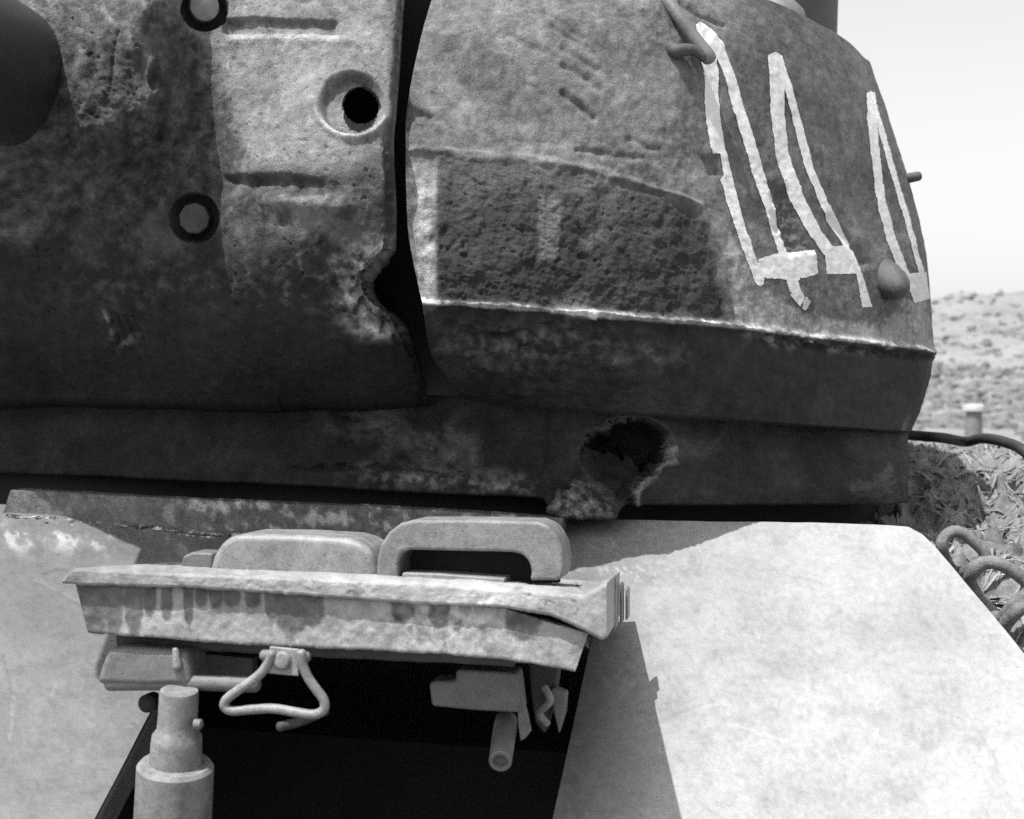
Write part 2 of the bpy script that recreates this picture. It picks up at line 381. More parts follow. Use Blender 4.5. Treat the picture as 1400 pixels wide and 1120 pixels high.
def cheek_relief(px, py, G):
    q = np.stack([px, py, 0*px], -1)
    wob = fbm(q, .03, 3) * 4
    wb2 = fbm(q, .016, 3, .6, 40)*sstep(640, 760, px)
    rough = sstep(5, -8 - 14*sstep(700, 900, px), dpoly(px+wob+wb2*16, py+wob+wb2*7, ROUGH))
    above = (py < weldy).astype(float)
    h = fbm(G, 4, 3) * .006 + fbm(G, 18, 4) * .0030 + fbm(G, 75, 4) * .0013
    side = sstep(1000, 1150, px); h *= 1 - .6*side - .25*sstep(940, 1000, px)*(1-side)
    h += rough * (fbm(G, 26, 5, .6) * .0045 + .002 + np.abs(fbm(G, 100, 3)) * .0012 - sstep(.4, .9, fbm(G, 60, 3, .6, 9)) * .0032)
    # casting seam
    dw = py - weldy + fbm(q, .05, 3) * 3.5
    jag = .55 + .9*np.clip(fbm(q, .045, 4, .6, 3)+.3, 0, 1.5)
    h += .0075*jag*gauss((dw + 1)/5.0) - .004*gauss((dw-9)/6.0)
    h += .010*gauss(np.hypot((px-800)/22, (dw+2)/6)) + .006*sstep(1010, 1060, px)*gauss((dw-6)/7)*(fbm(q, .12, 3)*1.5+.4)
    # smooth machined band beside the joint
    h -= .0035*sstep(600, 592, px + wob*.6)*sstep(205, 225, py)*sstep(425, 405, py)
    h += .003*gauss((dpoly(px, py, ROUGH)+2)/4)*sstep(600, 640, px)*above
    # second seam above the rough panel
    h += .004*gauss(dline(px+wob, py+wob, [(556,208),(600,209),(700,214),(830,235),(960,280)])/4.5)
    # chip beside the joint
    h -= .010*sstep(4, -5, dpoly(px+wob, py+wob, [(550,140),(572,146),(592,158),(584,170),(566,166),(550,185)]))
    # gouged streaks
    for x0, y0, x1, y1, d in ((745,12,800,52,.004),(760,38,812,70,.005),(770,66,818,96,.005),(770,88,820,118,.006),(772,128,812,160,.008),(720,112,745,128,.004),(860,190,905,205,.003),(790,206,880,214,.004),(700,50,760,75,.003)):
        h -= d*gauss(dline(px+wob, py+wob*1.5, [(x0,y0),(x1,y1)])/4.5)
    # plough marks below the seam
    below = sstep(2, 25, dw)
    h += below * gauss((px-720)/130) * sstep(560, 520, py) * (fbm(np.stack([px*.6+py*.8, py*2.2-px*.4, 0*px], -1), .022, 4, .6) * .007)
    h -= .007*gauss(dline(px+wob, py+wob*1.5, [(610,445),(660,462),(700,458),(745,448),(770,440)])/5)
    h -= .007*gauss(dline(px+wob, py+wob*1.5, [(700,520),(720,512),(740,470)])/5)*0.6
    # scar between the numerals
    scar = sstep(8, -10, dpoly(px+wob*1.5, py+wob*1.5, [(1047,250),(1062,245),(1078,270),(1100,320),(1108,340),(1076,345),(1060,310)]))
    h -= scar*.007 + scar*fbm(G, 70, 4)*.004
    h += .006*gauss(np.hypot(px-1058, py-250)/10)
    h -= .006*gauss(dline(px, py, [(1135,300),(1165,335),(1180,360)])/6)
    h -= .006*gauss(np.hypot(px-1108, py-420)/7)
    # chip at the first numeral and the smooth flow line below it
    h -= .007*sstep(3, -4, dpoly(px, py, [(960,215),(978,212),(988,240),(972,240)]))
    h += .005*gauss(dline(px+wob, py+wob, [(925,165),(950,215),(985,300),(1003,400),(1006,446)])/14)
    # grooves behind the hook
    h -= .006*gauss(dline(px, py, [(930,5),(955,20),(990,35)])/3.5)
    return h, rough
h, rough = cheek_relief(px, py, G)
G2 = G + N * h[..., None]
qq = np.stack([px, py, 0*px], -1)
nz = fbm(qq, .012, 5, .6); nf = fbm(qq, .06, 4, .6)
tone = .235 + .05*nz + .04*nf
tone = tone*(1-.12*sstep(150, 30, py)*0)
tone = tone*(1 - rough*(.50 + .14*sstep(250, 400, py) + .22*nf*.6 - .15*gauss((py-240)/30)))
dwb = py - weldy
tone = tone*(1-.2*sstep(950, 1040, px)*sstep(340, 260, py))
tone = np.where(dwb > 0, .072 + .025*nz + .015*nf, tone)  # shade of the undercut below the seam, put into the tone
lower_right = sstep(0, -10, dpoly(px+nf*8, py+nf*8, [(985,290),(1010,330),(1060,400),(1110,430),(1200,440),(1235,410),(1270,400),(1285,485),(1200,475),(1100,462),(1000,452)]))*(dwb < 0)
tone = tone + lower_right*.15
tone += .30*gauss((dwb+2+nf*3)/3.5)*(.35+.9*np.clip(nf+.3, 0, 1))                                    # bright broken casting seam
tone += .13*sstep(600, 594, px+nf*3)*sstep(215, 240, py)*sstep(432, 420, py)*(1+nf)                    # bright band by the joint
tone += .35*gauss(np.hypot((px-798)/24, (py-430)/6))
tone += .12*sstep(5, -3, dpoly(px+nf*4, py+nf*4, [(737,272),(768,278),(760,352),(736,358)]))
tone += .08*sstep(5, -5, dpoly(px+nf*6, py+nf*6, [(790,325),(830,312),(828,330),(800,345)]))
tone += .08*sstep(5, -5, dpoly(px+nf*6, py+nf*6, [(755,405),(810,402),(812,425),(760,425)]))
tone += .10*gauss(np.hypot((px-720)/110, (py-475)/30))*np.clip(.4+nf*1.6, 0, 2)*(dwb > 3)
tone += .08*gauss(np.hypot((px-880)/70, (py-485)/18))*np.clip(.6+nf, 0, 2)*(dwb > 3)
tone += .14*gauss((dwb-10)/9)*sstep(1010, 1050, px)*sstep(1230, 1120, px)*np.clip(nf*2+.4, 0, 2)
tone = np.clip(tone, .05, .75)
# hidden remainder of the shell
nr = G2.shape[0]
plan = np.array([(.925,3.05),(.94,3.3),(.92,3.7),(.8,4.1),(.45,4.4),(-.2,4.5),(-.8,4.3),(-1.15,3.8),(-1.2,3.4),(-1.15,3.1),(-1.0,2.95)])*TS
c0 = np.array([-.12, 3.45])*TS; last = G2[:, -1]; gref = np.linalg.norm(last[weld_row, :2]-c0)
sc = np.linalg.norm(last[:, :2]-c0, axis=1)/gref
hid = np.zeros((nr, len(plan), 3))
for k, p in enumerate(plan):
    hid[:, k, :2] = c0 + (p - c0)*sc[:, None]; hid[:, k, 2] = last[:, 2]
    if k < 3: lim = px[:, -1] - 5*(k+1); hid[:, k, 0] = np.minimum(hid[:, k, 0], (lim-700)/F*hid[:, k, 1] - .03*(last[:, 2]-EYE[2])*0)
inn = []
for k, (dd, sx) in enumerate(((.16, 10), (.09, 7), (.04, 4), (.016, 1.5), (.004, .2))):
    inn.append(PT(px[:, 0]+sx, py[:, 0], D[:, 0]+dd) )
inn = np.stack(inn, 1)
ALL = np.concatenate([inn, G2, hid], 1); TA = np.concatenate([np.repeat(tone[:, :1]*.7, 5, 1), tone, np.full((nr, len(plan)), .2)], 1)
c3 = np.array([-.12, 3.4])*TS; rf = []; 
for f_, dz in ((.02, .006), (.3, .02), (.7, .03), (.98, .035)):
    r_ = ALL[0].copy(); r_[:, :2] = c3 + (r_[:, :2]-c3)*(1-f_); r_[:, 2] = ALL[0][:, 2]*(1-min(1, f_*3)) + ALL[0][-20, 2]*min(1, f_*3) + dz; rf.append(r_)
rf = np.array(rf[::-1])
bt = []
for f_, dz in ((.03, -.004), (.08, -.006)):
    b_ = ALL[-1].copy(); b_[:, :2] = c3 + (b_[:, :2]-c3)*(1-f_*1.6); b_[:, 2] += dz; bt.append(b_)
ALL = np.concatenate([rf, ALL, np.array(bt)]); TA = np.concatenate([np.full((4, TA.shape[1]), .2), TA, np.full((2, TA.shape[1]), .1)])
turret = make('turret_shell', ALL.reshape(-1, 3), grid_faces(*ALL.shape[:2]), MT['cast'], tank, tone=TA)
turret['label'] = 'rough cast turret cheek and side with a jagged casting seam'

# painted numerals: strokes clipped out of the cheek surface, standing 0.7 mm proud
def stroke(px, py, pts, w0, w1):
    d = np.full(px.shape, 1e9); n = len(pts)
    for k in range(n-1):
        a = (w0+(w1-w0)*k/(n-1))*1.0
        d = np.minimum(d, dline(px, py, pts[k:k+2]) - a/2)
    return d
NUM = [
 ([([(958,38),(980,62),(995,100),(1014,166),(1034,231),(1053,285),(1068,332),(1078,370),(1088,401),(1103,416)], 14, 15), ([(962,68),(971,100),(972,154),(980,200),(995,247),(1007,293),(1022,339),(1040,384)], 20, 11)],
  [[(1034,356),(1060,348),(1113,342),(1119,374),(1090,383),(1044,380)], [(950,34),(972,40),(985,60),(975,95),(962,90),(958,60)]]),
 ([([(1061,82),(1062,154),(1070,212),(1088,268),(1115,320),(1140,352)], 19, 15), ([(1066,82),(1087,154),(1107,231),(1128,282),(1159,335)], 10, 11)],
  [[(1126,338),(1157,336),(1169,343),(1176,370),(1192,420),(1178,420),(1170,374),(1130,374)], [(1049,76),(1060,71),(1070,76),(1072,110),(1052,110)]]),
 ([([(1190,132),(1194,193),(1203,270),(1219,328),(1238,378)], 12, 11), ([(1194,145),(1219,231),(1240,301),(1260,374)], 7, 7)],
  [[(1236,375),(1267,372),(1271,408),(1250,414)]]),
]
def clip_decal(name, inside, off, mat, label=None):
    # inside: field on the cheek grid, negative where painted
    t = inside; sel = (np.minimum.reduce([t[:-1, :-1], t[1:, :-1], t[:-1, 1:], t[1:, 1:]]) < 0)
    Pn = G2 + N*off; V = []; Fc = []; idx = {}
    def vid(a, b=None):
        key = a if b is None else (min(a, b), max(a, b))
        if key in idx: return idx[key]
        if b is None: v = Pn[a]
        else:
            a, b = key; u = t[a]/(t[a]-t[b]); v = Pn[a]*(1-u)+Pn[b]*u
        idx[key] = len(V); V.append(v); return idx[key]
    for i, j in zip(*np.nonzero(sel)):
        cell = [(i, j), (i+1, j), (i+1, j+1), (i, j+1)]
        poly = []
        for k in range(4):
            a, b = cell[k], cell[(k+1) % 4]
            if t[a] < 0: poly.append(vid(a))
            if (t[a] < 0) != (t[b] < 0): poly.append(vid(a, b))
        if len(poly) >= 3: Fc.append(tuple(poly))
    o = make(name, V, Fc, mat, turret)
    if label: o['label'] = label
    return o
for k, (ss, pl) in enumerate(NUM):
    d = np.full(px.shape, 1e9)
    for pts, w0, w1 in ss: d = np.minimum(d, stroke(px, py, pts, w0, w1))
    for p_ in pl: d = np.minimum(d, dpoly(px, py, p_))
    wear = fbm(np.stack([px*.5+py*.12, py*.10, 0*px], -1), .35, 4, .65, 4)
    d = d + fbm(qq, .05, 2)*.9 - .3 + fbm(qq, .3, 3)*.9
    d = d + 7*sstep(.85 - .45*sstep(335, 385, py)*(px < 1130), 1.3 - .4*sstep(335, 385, py), wear)
    d = np.maximum(d, -dpoly(px, py, [(966,210),(984,210),(990,240),(984,247),(972,240)]))       # chipped away
    
    clip_decal('painted_numeral', d, .0012, MT['paint'], ['first white numeral, chipped halfway down its left stroke', 'middle white numeral with a bent stroke', 'rear white numeral near the turret edge'][k])

# ---- turret collar
cy = np.linspace(-260, 1240, 760); cpx = np.where(cy > 1180, 1180+60*np.sin(np.clip((cy-1180)/60, 0, 1)*math.pi/2), cy)
ybot = pchip([-260, 0, 300, 600, 740, 752, 775, 838, 848, 860, 1000, 1200, 1240], [640, 645, 657, 672, 679, 700, 706, 708, 692, 688, 688, 688, 684], cpx)
DCb = pchip([-260, 0, 300, 500, 600, 740, 850, 1000, 1100, 1200, 1225, 1240], [2.84, 2.68, 2.52, 2.46, 2.44, 2.40, 2.39, 2.43, 2.52, 2.63, 2.68, 2.78], cpx)
ytop = np.interp(cpx, [-260, 0, 450, 520, 700, 760, 1000, 1240], [541, 541, 530, 440, 440, 520, 545, 588])
crb = .03*sstep(735, 765, cpx)*sstep(852, 830, cpx)
vv = np.linspace(0, 1, 150)[:, None]
cx2 = np.broadcast_to(cpx, (150, len(cpx))) + 3*(1-vv)*sstep(1200, 1240, cpx); cy2 = ytop + (ybot-ytop)*vv
CD = DCb - .02*gauss((vv-.9)/.3) - crb*sstep(.72, .95, vv) + .09*np.clip(.45-vv, 0, 1)*sstep(900, 1100, cpx)
G = PT(cx2, cy2, CD); Nn = gnormal(G); qc = np.stack([cx2, cy2, 0*cx2], -1)
n1 = fbm(qc, .02, 4, .6); n2 = fbm(qc, .07, 4, .6)
HOLE = [(792,622),(800,608),(812,590),(828,590),(838,578),(862,572),(885,574),(905,584),(922,604),(926,622),(905,640),(893,652),(878,660),(868,672),(866,689),(848,690),(835,668),(812,655),(800,640)]
BLACK = [(790,622),(808,592),(830,590),(840,577),(862,572),(890,575),(910,588),(918,604),(905,625),(890,640),(880,640),(870,622),(850,612),(845,622),(835,614),(800,612)]
SPALL = [(868,689),(866,675),(872,662),(893,650),(905,636),(915,622),(905,605),(915,598),(924,612),(922,630),(900,646),(880,662),(874,672),(874,690)]
CRUST = [(742,700),(755,680),(785,655),(803,655),(808,663),(825,675),(840,690),(845,712),(740,712)]
wb = n2*6
dh = dpoly(cx2+wb, cy2+wb, HOLE); db = dpoly(cx2+wb, cy2+wb, BLACK); dc = dpoly(cx2+wb, cy2+wb, CRUST); dsp = dpoly(cx2+wb*.6, cy2+wb*.6, SPALL)
h = fbm(G, 5, 3)*.006 + fbm(G, 30, 4)*.0022 + fbm(G, 90, 3)*.001
h += .006*gauss((dh-3)/7) - .022*sstep(6, -22, dh)*(1+.3*n1) - .055*sstep(3, -9, db)
h += sstep(3, -8, dh)*fbm(G, 40, 4)*.003
h += sstep(5, -6, dc)*(.005+fbm(G, 70, 4, .6)*.0018)
h += sstep(9, -7, dsp)*(.010+fbm(G, 90, 3)*.002)
bruise = [(480,570),(540,575),(600,600),(640,640),(620,660),(575,650),(560,620),(510,600)]
dbr = dpoly(cx2+wb*2, cy2+wb*2, bruise)
h -= .010*sstep(25, -15, dbr)*(1+.5*n2); h += .004*gauss((dbr-12)/8)
h -= .006*gauss(dline(cx2+wb, cy2+wb*1.3, [(400,638),(470,641),(540,640),(600,652),(650,648)])/4)*(1+n2*2)
scl = [(935,600),(985,600),(985,615),(950,628),(930,618)]; dsc = dpoly(cx2+wb, cy2+wb, scl)
h -= .006*sstep(12, -8, dsc)
T = .07 + .02*n1 + .012*n2
T += .12*sstep(14, -12, dbr)*np.clip(.7+n2*.7, 0, 2) + .12*gauss((cy2-ybot+12)/14)*sstep(430, 600, cx2)*sstep(760, 700, cx2)*np.clip(n2*2+.6, 0, 2)
T += .05*gauss((dbr-20)/25)*np.clip(n1*1.5+.3, 0, 1)*2
T += .17*sstep(6, -9, dc)*np.clip(.6+n2*1.2+.8*fbm(qc, .2, 3, .6), .05, 2) + .22*sstep(5, -5, dsp) + .08*sstep(15, -10, dsc) + .05*gauss(dh/14)
T = T - .02*sstep(2, -6, dh)*(dsp > 2) ; T = np.where(db < -2, .045, T)
T += .03*gauss((cx2-1215)/10)*(1+n1) + .05*gauss((cx2-870)/200)*gauss((cy2-570)/10)*0
T = np.clip(T, .02, .7)
G = G + Nn*h[..., None]
e1 = G[-1] + np.array([0, .004, -.004]); e2 = PT(cpx, ybot, DCb) + np.array([0, .09, -.004]); e3 = e2 + np.array([0, .4, .03])
ev = np.stack([e1, e2, e3]); G = np.concatenate([G, ev]); T = np.concatenate([T, np.repeat(T[-1:], 3, 0)*.6])
lastc = G[:, -1]; hc = []
for k, p in enumerate([(.745,2.95),(.74,3.3),(.6,3.9),(.1,4.2),(-.5,4.0),(-1.0,3.5),(-1.15,3.0)]):
    q = lastc.copy(); q[:, 0] = p[0]*TS; q[:, 1] = p[1]*TS; hc.append(q)
G = np.concatenate([G, np.stack(hc, 1)], 1); T = np.concatenate([T, np.full((T.shape[0], 7), .12)], 1)
collar = make('turret_collar', G.reshape(-1, 3), grid_faces(*G.shape[:2]), MT['cast'], tank, tone=T)
collar['label'] = 'turret base skirt with a torn shell hole and melted metal at its foot'

# ---- gun mantlet
ry = np.concatenate([np.linspace(-230, -10, 50), np.linspace(-8, 545, 340)])
xr = pchip([-230, -100, 0, 100, 150, 200, 300, 342, 352, 365, 385, 400, 412, 425, 440, 480, 525, 545], [600, 575, 553, 546, 542, 538, 542, 541, 534, 524, 513, 511, 517, 531, 552, 567, 581, 594], ry)
xr = xr + sstep(340, 355, ry)*sstep(450, 430, ry)*fbm(np.stack([ry, 0*ry, 0*ry], -1), .09, 3, .6)*6
u = np.concatenate([np.linspace(0, .33, 60)[:-1], np.linspace(.33, 1, 330)])
mx = -230 + (xr[:, None]+230)*u; my = np.repeat(ry[:, None], len(u), 1)
cp = np.array([(400,150,2.10),(540,150,2.125),(400,0,2.19),(540,0,2.22),(300,0,2.15),(400,-150,2.33),(560,-150,2.36),(350,210,2.08),(450,300,2.055),(535,300,2.09),(400,400,2.10),(520,400,2.13),
 (300,450,2.13),(400,490,2.21),(540,500,2.27),(0,480,2.16),(200,490,2.20),(0,540,2.26),(200,540,2.28),(400,540,2.33),(590,540,2.40),(-300,540,2.26),(-300,350,2.10),
 (100,60,1.85),(60,150,1.84),(0,210,1.87),(150,150,1.88),(200,60,1.93),(215,150,1.955),(268,150,2.06),(300,150,2.105),(325,200,2.095),(150,0,1.89),(210,0,1.97),(245,55,2.03),(60,-100,1.96),(150,-100,2.00),(250,-100,2.17),(0,-220,2.22),(300,-220,2.36),
 (150,250,1.97),(215,240,2.01),(100,300,2.02),(0,300,2.01),(200,320,2.07),(265,300,2.075),(0,350,2.03),(0,420,2.08),(150,420,2.10),(-80,90,1.90),(-250,90,2.05),(-150,-100,2.05),(-150,250,2.0)], float)
def tps(cp, x, y):
    def phi(r2): return np.where(r2 > 1e-9, .5*r2*np.log(np.maximum(r2, 1e-9)), 0)
    s = 300.; X = cp[:, :2]/s; n = len(X); r2 = ((X[:, None]-X[None])**2).sum(-1)
    A = np.zeros((n+3, n+3)); A[:n, :n] = phi(r2) + np.eye(n)*2e-4; A[:n, n] = 1; A[:n, n+1:] = X; A[n, :n] = 1; A[n+1:, :n] = X.T
    c = np.linalg.solve(A, np.r_[cp[:, 2], 0, 0, 0]); out = c[n] + c[n+1]*x/s + c[n+2]*y/s
    for k in range(n): out = out + c[k]*phi((x/s-X[k, 0])**2 + (y/s-X[k, 1])**2)
    return out
cp[:, 2] -= .085*(cp[:, 2] < 1.98)
cp[:, 2] = 2.10 + (cp[:, 2]-2.10)*np.where(cp[:, 2] < 2.1, .85, 1.) + .33*sstep(470, -60, cp[:, 0])
MD = tps(cp, mx, my)
edge = xr[:, None] - mx
MD = MD + .022*sstep(14, 0, edge)**1.5
G = PT(mx, my, MD); Nm = gnormal(G); qm = np.stack([mx, my, 0*mx], -1)
n1 = fbm(qm, .012, 5, .6, 7); n2 = fbm(qm, .06, 4, .6, 7); wob = n2*4
GOUGE = [(541,345),(530,360),(513,385),(510,402),(526,424),(552,442),(600,460),(600,330)]
dg = dpoly(mx, my, GOUGE)
h = fbm(G, 4, 3, .5, 7)*.006 + fbm(G, 17, 4, .5, 7)*.0024 + fbm(G, 80, 4, .55, 7)*.0009
boss = gauss(np.hypot((mx-150)/150, (my-190)/150)); h += boss*fbm(G, 30, 4, .6, 2)*.0045
pits = sstep(.45, .75, fbm(G, 110, 2, .5, 21)); h -= .0025*pits
def disc(cx, cy_, r, e=3.): return sstep(r+e, r-e, np.hypot(mx-cx, my-cy_))
h -= .030*disc(280, 11, 30) + .030*disc(265, 298, 32) + .012*gauss((np.hypot(mx-265, my-298)-36)/4)*0
h -= .020*disc(481, 140, 42, 5) 
h += .007*gauss((np.hypot(mx-481, my-140)-50)/5)*sstep(130, 170, my)
h -= .011*sstep(24, 29, my+wob*.4)*sstep(49, 43, my+wob*.4)*sstep(300, 312, mx)*sstep(468, 455, mx)
h += .006*gauss((my-56)/7)*sstep(300, 330, mx)*sstep(500, 460, mx)
led = my - 8*sstep(380, 480, mx) + wob*.6
h -= .013*sstep(234, 248, led)*sstep(272, 248, led)*sstep(285, 325, mx)*sstep(490, 400, mx)
h += .012*gauss((led-276)/13)*sstep(345, 375, mx)*sstep(490, 465, mx)
h -= sstep(46, 8, dg+wob*3)*(.010+.004*n2) ; h += .008*gauss((dg-30+wob*3)/8)*sstep(560, 500, mx)*sstep(280, 320, my) 
h += sstep(60, 20, dg)*fbm(G, 50, 4, .55)*.0028
h -= .006*gauss(dline(mx+wob, my+wob, [(500,420),(515,432),(535,440),(548,455)])/4)
h -= .005*gauss(dline(mx+wob*.4, my+wob*.4, [(158,40),(149,70),(146,100),(145,125)])/2.5)
e_ = np.hypot((mx-209)/8, (my-106)/24); h += .006*gauss((e_-1)/.35) - .005*gauss(e_/.8)
for k in range(5): h -= .004*gauss(dline(mx+wob*.5, my, [(138+k*11, 428+k*1.5),(152+k*11, 474-k*2)])/2.5)
h += .010*gauss(np.hypot((mx-15)/50, (my-318)/14))
h -= .005*gauss(dline(mx+wob, my+wob, [(525,180),(531,250),(532,330)])/4)
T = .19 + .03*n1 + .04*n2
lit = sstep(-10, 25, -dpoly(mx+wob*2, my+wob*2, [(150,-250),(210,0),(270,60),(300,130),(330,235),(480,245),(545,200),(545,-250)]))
T += .09*lit  # sunlit zone painted lighter
bz = (1-lit)*sstep(340, 280, my); T *= 1 - .30*bz*sstep(30, 150, my + .25*mx)  # shaded side of the boss painted darker
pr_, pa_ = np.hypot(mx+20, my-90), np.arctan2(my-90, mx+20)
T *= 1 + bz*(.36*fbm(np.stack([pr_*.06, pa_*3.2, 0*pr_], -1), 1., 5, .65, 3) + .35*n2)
low = sstep(300, 350, my + n1*40 - .02*mx); T = T*(1-.68*low)  # shade on the mantlet's under-curve, painted as a darker tone
T += .10*sstep(6, -6, dpoly(mx+wob*2, my+wob*2, [(362,276),(470,268),(458,300),(438,318),(368,318)]))  # facet turned up to the sun, painted lighter
halo = gauss((dg-28)/29)*sstep(310, 345, my)*sstep(475, 455, my)
T += .40*halo*np.clip(.75+n2*.8+n1*.6, 0, 1.6)
T += .07*sstep(.1, .8, n2)*gauss(np.hypot((mx-420)/90, (my-380)/50))*1.5 + .05*gauss(np.hypot((mx-200)/120, (my-390)/30))*np.clip(n2*2+.4, 0, 2)
T += .10*gauss(dline(mx, my, [(142,428),(156,474),(190,462)])/6)*np.clip(n2*2+.7, 0, 2) + .06*gauss(np.hypot((mx-10)/40, (my-318)/12))
T += .14*gauss((my-56)/9)*sstep(300, 330, mx)*sstep(480, 460, mx) + .15*gauss((np.hypot(mx-481, my-140)-49)/5)*sstep(150, 175, my)  # painted highlights on the groove's lower lip and the port's lower rim
T += .05*disc(494,145,50,20)*0
T = T*(1-.5*gauss((edge-6)/6)*sstep(470, 440, my)*sstep(120, 200, my))  # shade of the turned-away edge, darkened in the tone
T = np.where(np.hypot(mx-494, my-145) < 25, .02, T); T = np.clip(T, .02, .7)  # darkness inside the gun port painted on as black
for (a, b, r) in ((280, 11, 31), (265, 298, 33)): T = np.where(np.hypot(mx-a, my-b) < r+2, .08, T)
MDG = G
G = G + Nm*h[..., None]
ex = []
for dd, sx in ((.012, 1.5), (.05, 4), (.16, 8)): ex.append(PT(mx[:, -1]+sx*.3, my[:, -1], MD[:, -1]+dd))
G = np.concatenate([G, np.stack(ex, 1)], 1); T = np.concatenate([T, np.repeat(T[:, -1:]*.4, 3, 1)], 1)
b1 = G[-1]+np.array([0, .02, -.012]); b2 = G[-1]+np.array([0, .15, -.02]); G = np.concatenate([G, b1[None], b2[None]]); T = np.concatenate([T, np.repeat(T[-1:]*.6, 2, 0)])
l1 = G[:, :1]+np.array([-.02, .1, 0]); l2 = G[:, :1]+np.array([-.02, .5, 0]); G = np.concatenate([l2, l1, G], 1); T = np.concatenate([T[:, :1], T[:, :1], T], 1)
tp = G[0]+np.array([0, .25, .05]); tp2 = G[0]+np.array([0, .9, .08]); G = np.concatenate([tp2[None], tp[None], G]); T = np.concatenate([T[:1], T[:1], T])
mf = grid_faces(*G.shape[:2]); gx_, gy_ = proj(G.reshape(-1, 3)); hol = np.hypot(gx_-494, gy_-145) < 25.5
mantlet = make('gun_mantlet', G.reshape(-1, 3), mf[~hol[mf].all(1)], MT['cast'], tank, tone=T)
mantlet['label'] = 'cast gun mantlet with recessed bolts and a melted notch at its right edge'
def msurf(x, y):
    i = np.argmin((mx-x)**2+(my-y)**2); i, j = np.unravel_index(i, mx.shape); return MDG[i, j], Nm[i, j]
for (x, y, r) in ((280, 9, 21), (265, 299, 22)):
    p, n = msurf(x, y); n = n*.3 - ray(np.array(float(x)), np.array(float(y)))*.9; n /= np.linalg.norm(n); rr = r*p[1]/F
    prof = [(-.04, rr*.8), (-.04, rr), (-.006, rr), (-.001, rr*.93), (0, rr*.8)]
    b = lathe('bolt', p, n, prof, MT['steel'] if y < 100 else MT['dim'], mantlet, 28 if y < 100 else 9)
    b['label'] = 'round bolt head recessed at the top of the mantlet' if y < 100 else 'dark round bolt head recessed low in the mantlet'
def sleeve(c, a, r, dep):
    a = a/np.linalg.norm(a); x = np.cross(a, Z); x /= np.linalg.norm(x); y = np.cross(a, x); V = []; n_ = 40
    for hh in (0, dep):
        for q in range(n_): th = 2*math.pi*q/n_; V.append(c - a*hh + r*(math.cos(th)*x+math.sin(th)*y))
    return make('gun_port_bore', V, [(q, (q+1) % n_, n_+(q+1) % n_, n_+q) for q in range(n_)] + [tuple(range(n_, 2*n_))], MT['black'], mantlet)
p, n = msurf(494, 145); vr = -ray(np.array(494.), np.array(145.)); vr /= np.linalg.norm(vr)
sleeve(p - vr*.017, vr, 26.5*p[1]/F, .14)
# dark backing added so that the joint gap stays black
pts = on_front([330, 690, 690, 330], [-200, -200, 540, 540], 2.46*TS, 300)
lathe('turret_ring', np.array([-.10, 3.25, 1.40]), (0, 0, 1), [(0, .93), (.22, .93)], MT['black'], tank, 64)
lathe('turret_ring', np.array([-.47, 3.42, 1.40]), (0, 0, 1), [(0, 1.0), (.22, 1.0)], MT['black'], tank, 64)
prism('gap_backing', pts, -FWD*.08, MT['black'], tank, 0)
# gun barrel
ctr = PT(np.array(-20.), np.array(88.), 2.07); gd = FWD + Z*.03; gd /= np.linalg.norm(gd); r0 = 99*2.05*TS/F
lathe('gun_barrel', ctr - gd*.12, gd, [(0, r0), (.17, r0), (.20, r0*.985), (.26, r0*.97), (.36, r0*.96), (.38, r0*.9), (.38, r0*.6), (.3, r0*.55), (.05, r0*.5)], MT['gun'], tank, 72)

# ---- fittings on the cheek
def csurf(x, y):
    i = np.argmin((px-x)**2+(py-y)**2); i, j = np.unravel_index(i, px.shape); return G2[i, j], N[i, j]
def cpt(x, y, off=0.0):
    p, n = csurf(x, y); dd = p[1]-off; return P(np.array(float(x)), np.array(float(y)), dd)
# lifting hook: curved horn growing out of the casting
GCH = G2
def gpt(x, y, off=0.0):
    k = np.argmin((px-x)**2+(py-y)**2); k, m_ = np.unravel_index(k, px.shape); return P(np.array(float(x)), np.array(float(y)), GCH[k, m_, 1]-off)
hk = [gpt(892, -30, -.004), gpt(906, -8, .004), gpt(926, 20, .014), gpt(944, 45, .026), gpt(957, 62, .036), gpt(966, 74, .042), gpt(970, 81, .043)]
hook = tube('lifting_hook', hk, [.013, .0115, .0105, .0105, .0105, .0115, .0115], MT['mid'], turret, n=20)
hook['label'] = 'thin curved lifting rod above the first white numeral'
pgk = [gpt(914, 64, -.02), gpt(924, 70, .006), gpt(938, 68, .02), gpt(952, 70, .032), gpt(963, 78, .040)]
o = tube('hook_peg', pgk, [.013, .012, .0095, .009, .009], MT['dim'], turret, n=16); o['label'] = 'short dark peg that ties the lifting rod to the casting'
# pistol port plug: wedge nosed block
pf, nfz = csurf(1214, 388); Yb = pf[1]
pa = np.array([.30, -.80, -.42]); pa /= np.linalg.norm(pa); pb0 = P(np.array(1207.), np.array(379.), Yb+.01)
pg = lathe('pistol_port_plug', pb0, pa, [(-.06, .032), (.010, .032), (.034, .029), (.052, .023), (.063, .016), (.069, .008), (.070, .003)], armour('plug_steel', tone=.07, contrast=.4, rough=.5, bump=.5), turret, 36)
pg['label'] = 'blunt rounded port plug between the second and third numerals'
rp = [PT(np.array(x), np.array(y), 2.86) for x, y in ((1218., 247.), (1240., 244.), (1256., 241.))]
tube('side_rod', rp, [.010, .0095, .009], MT['dim'], turret, n=12)
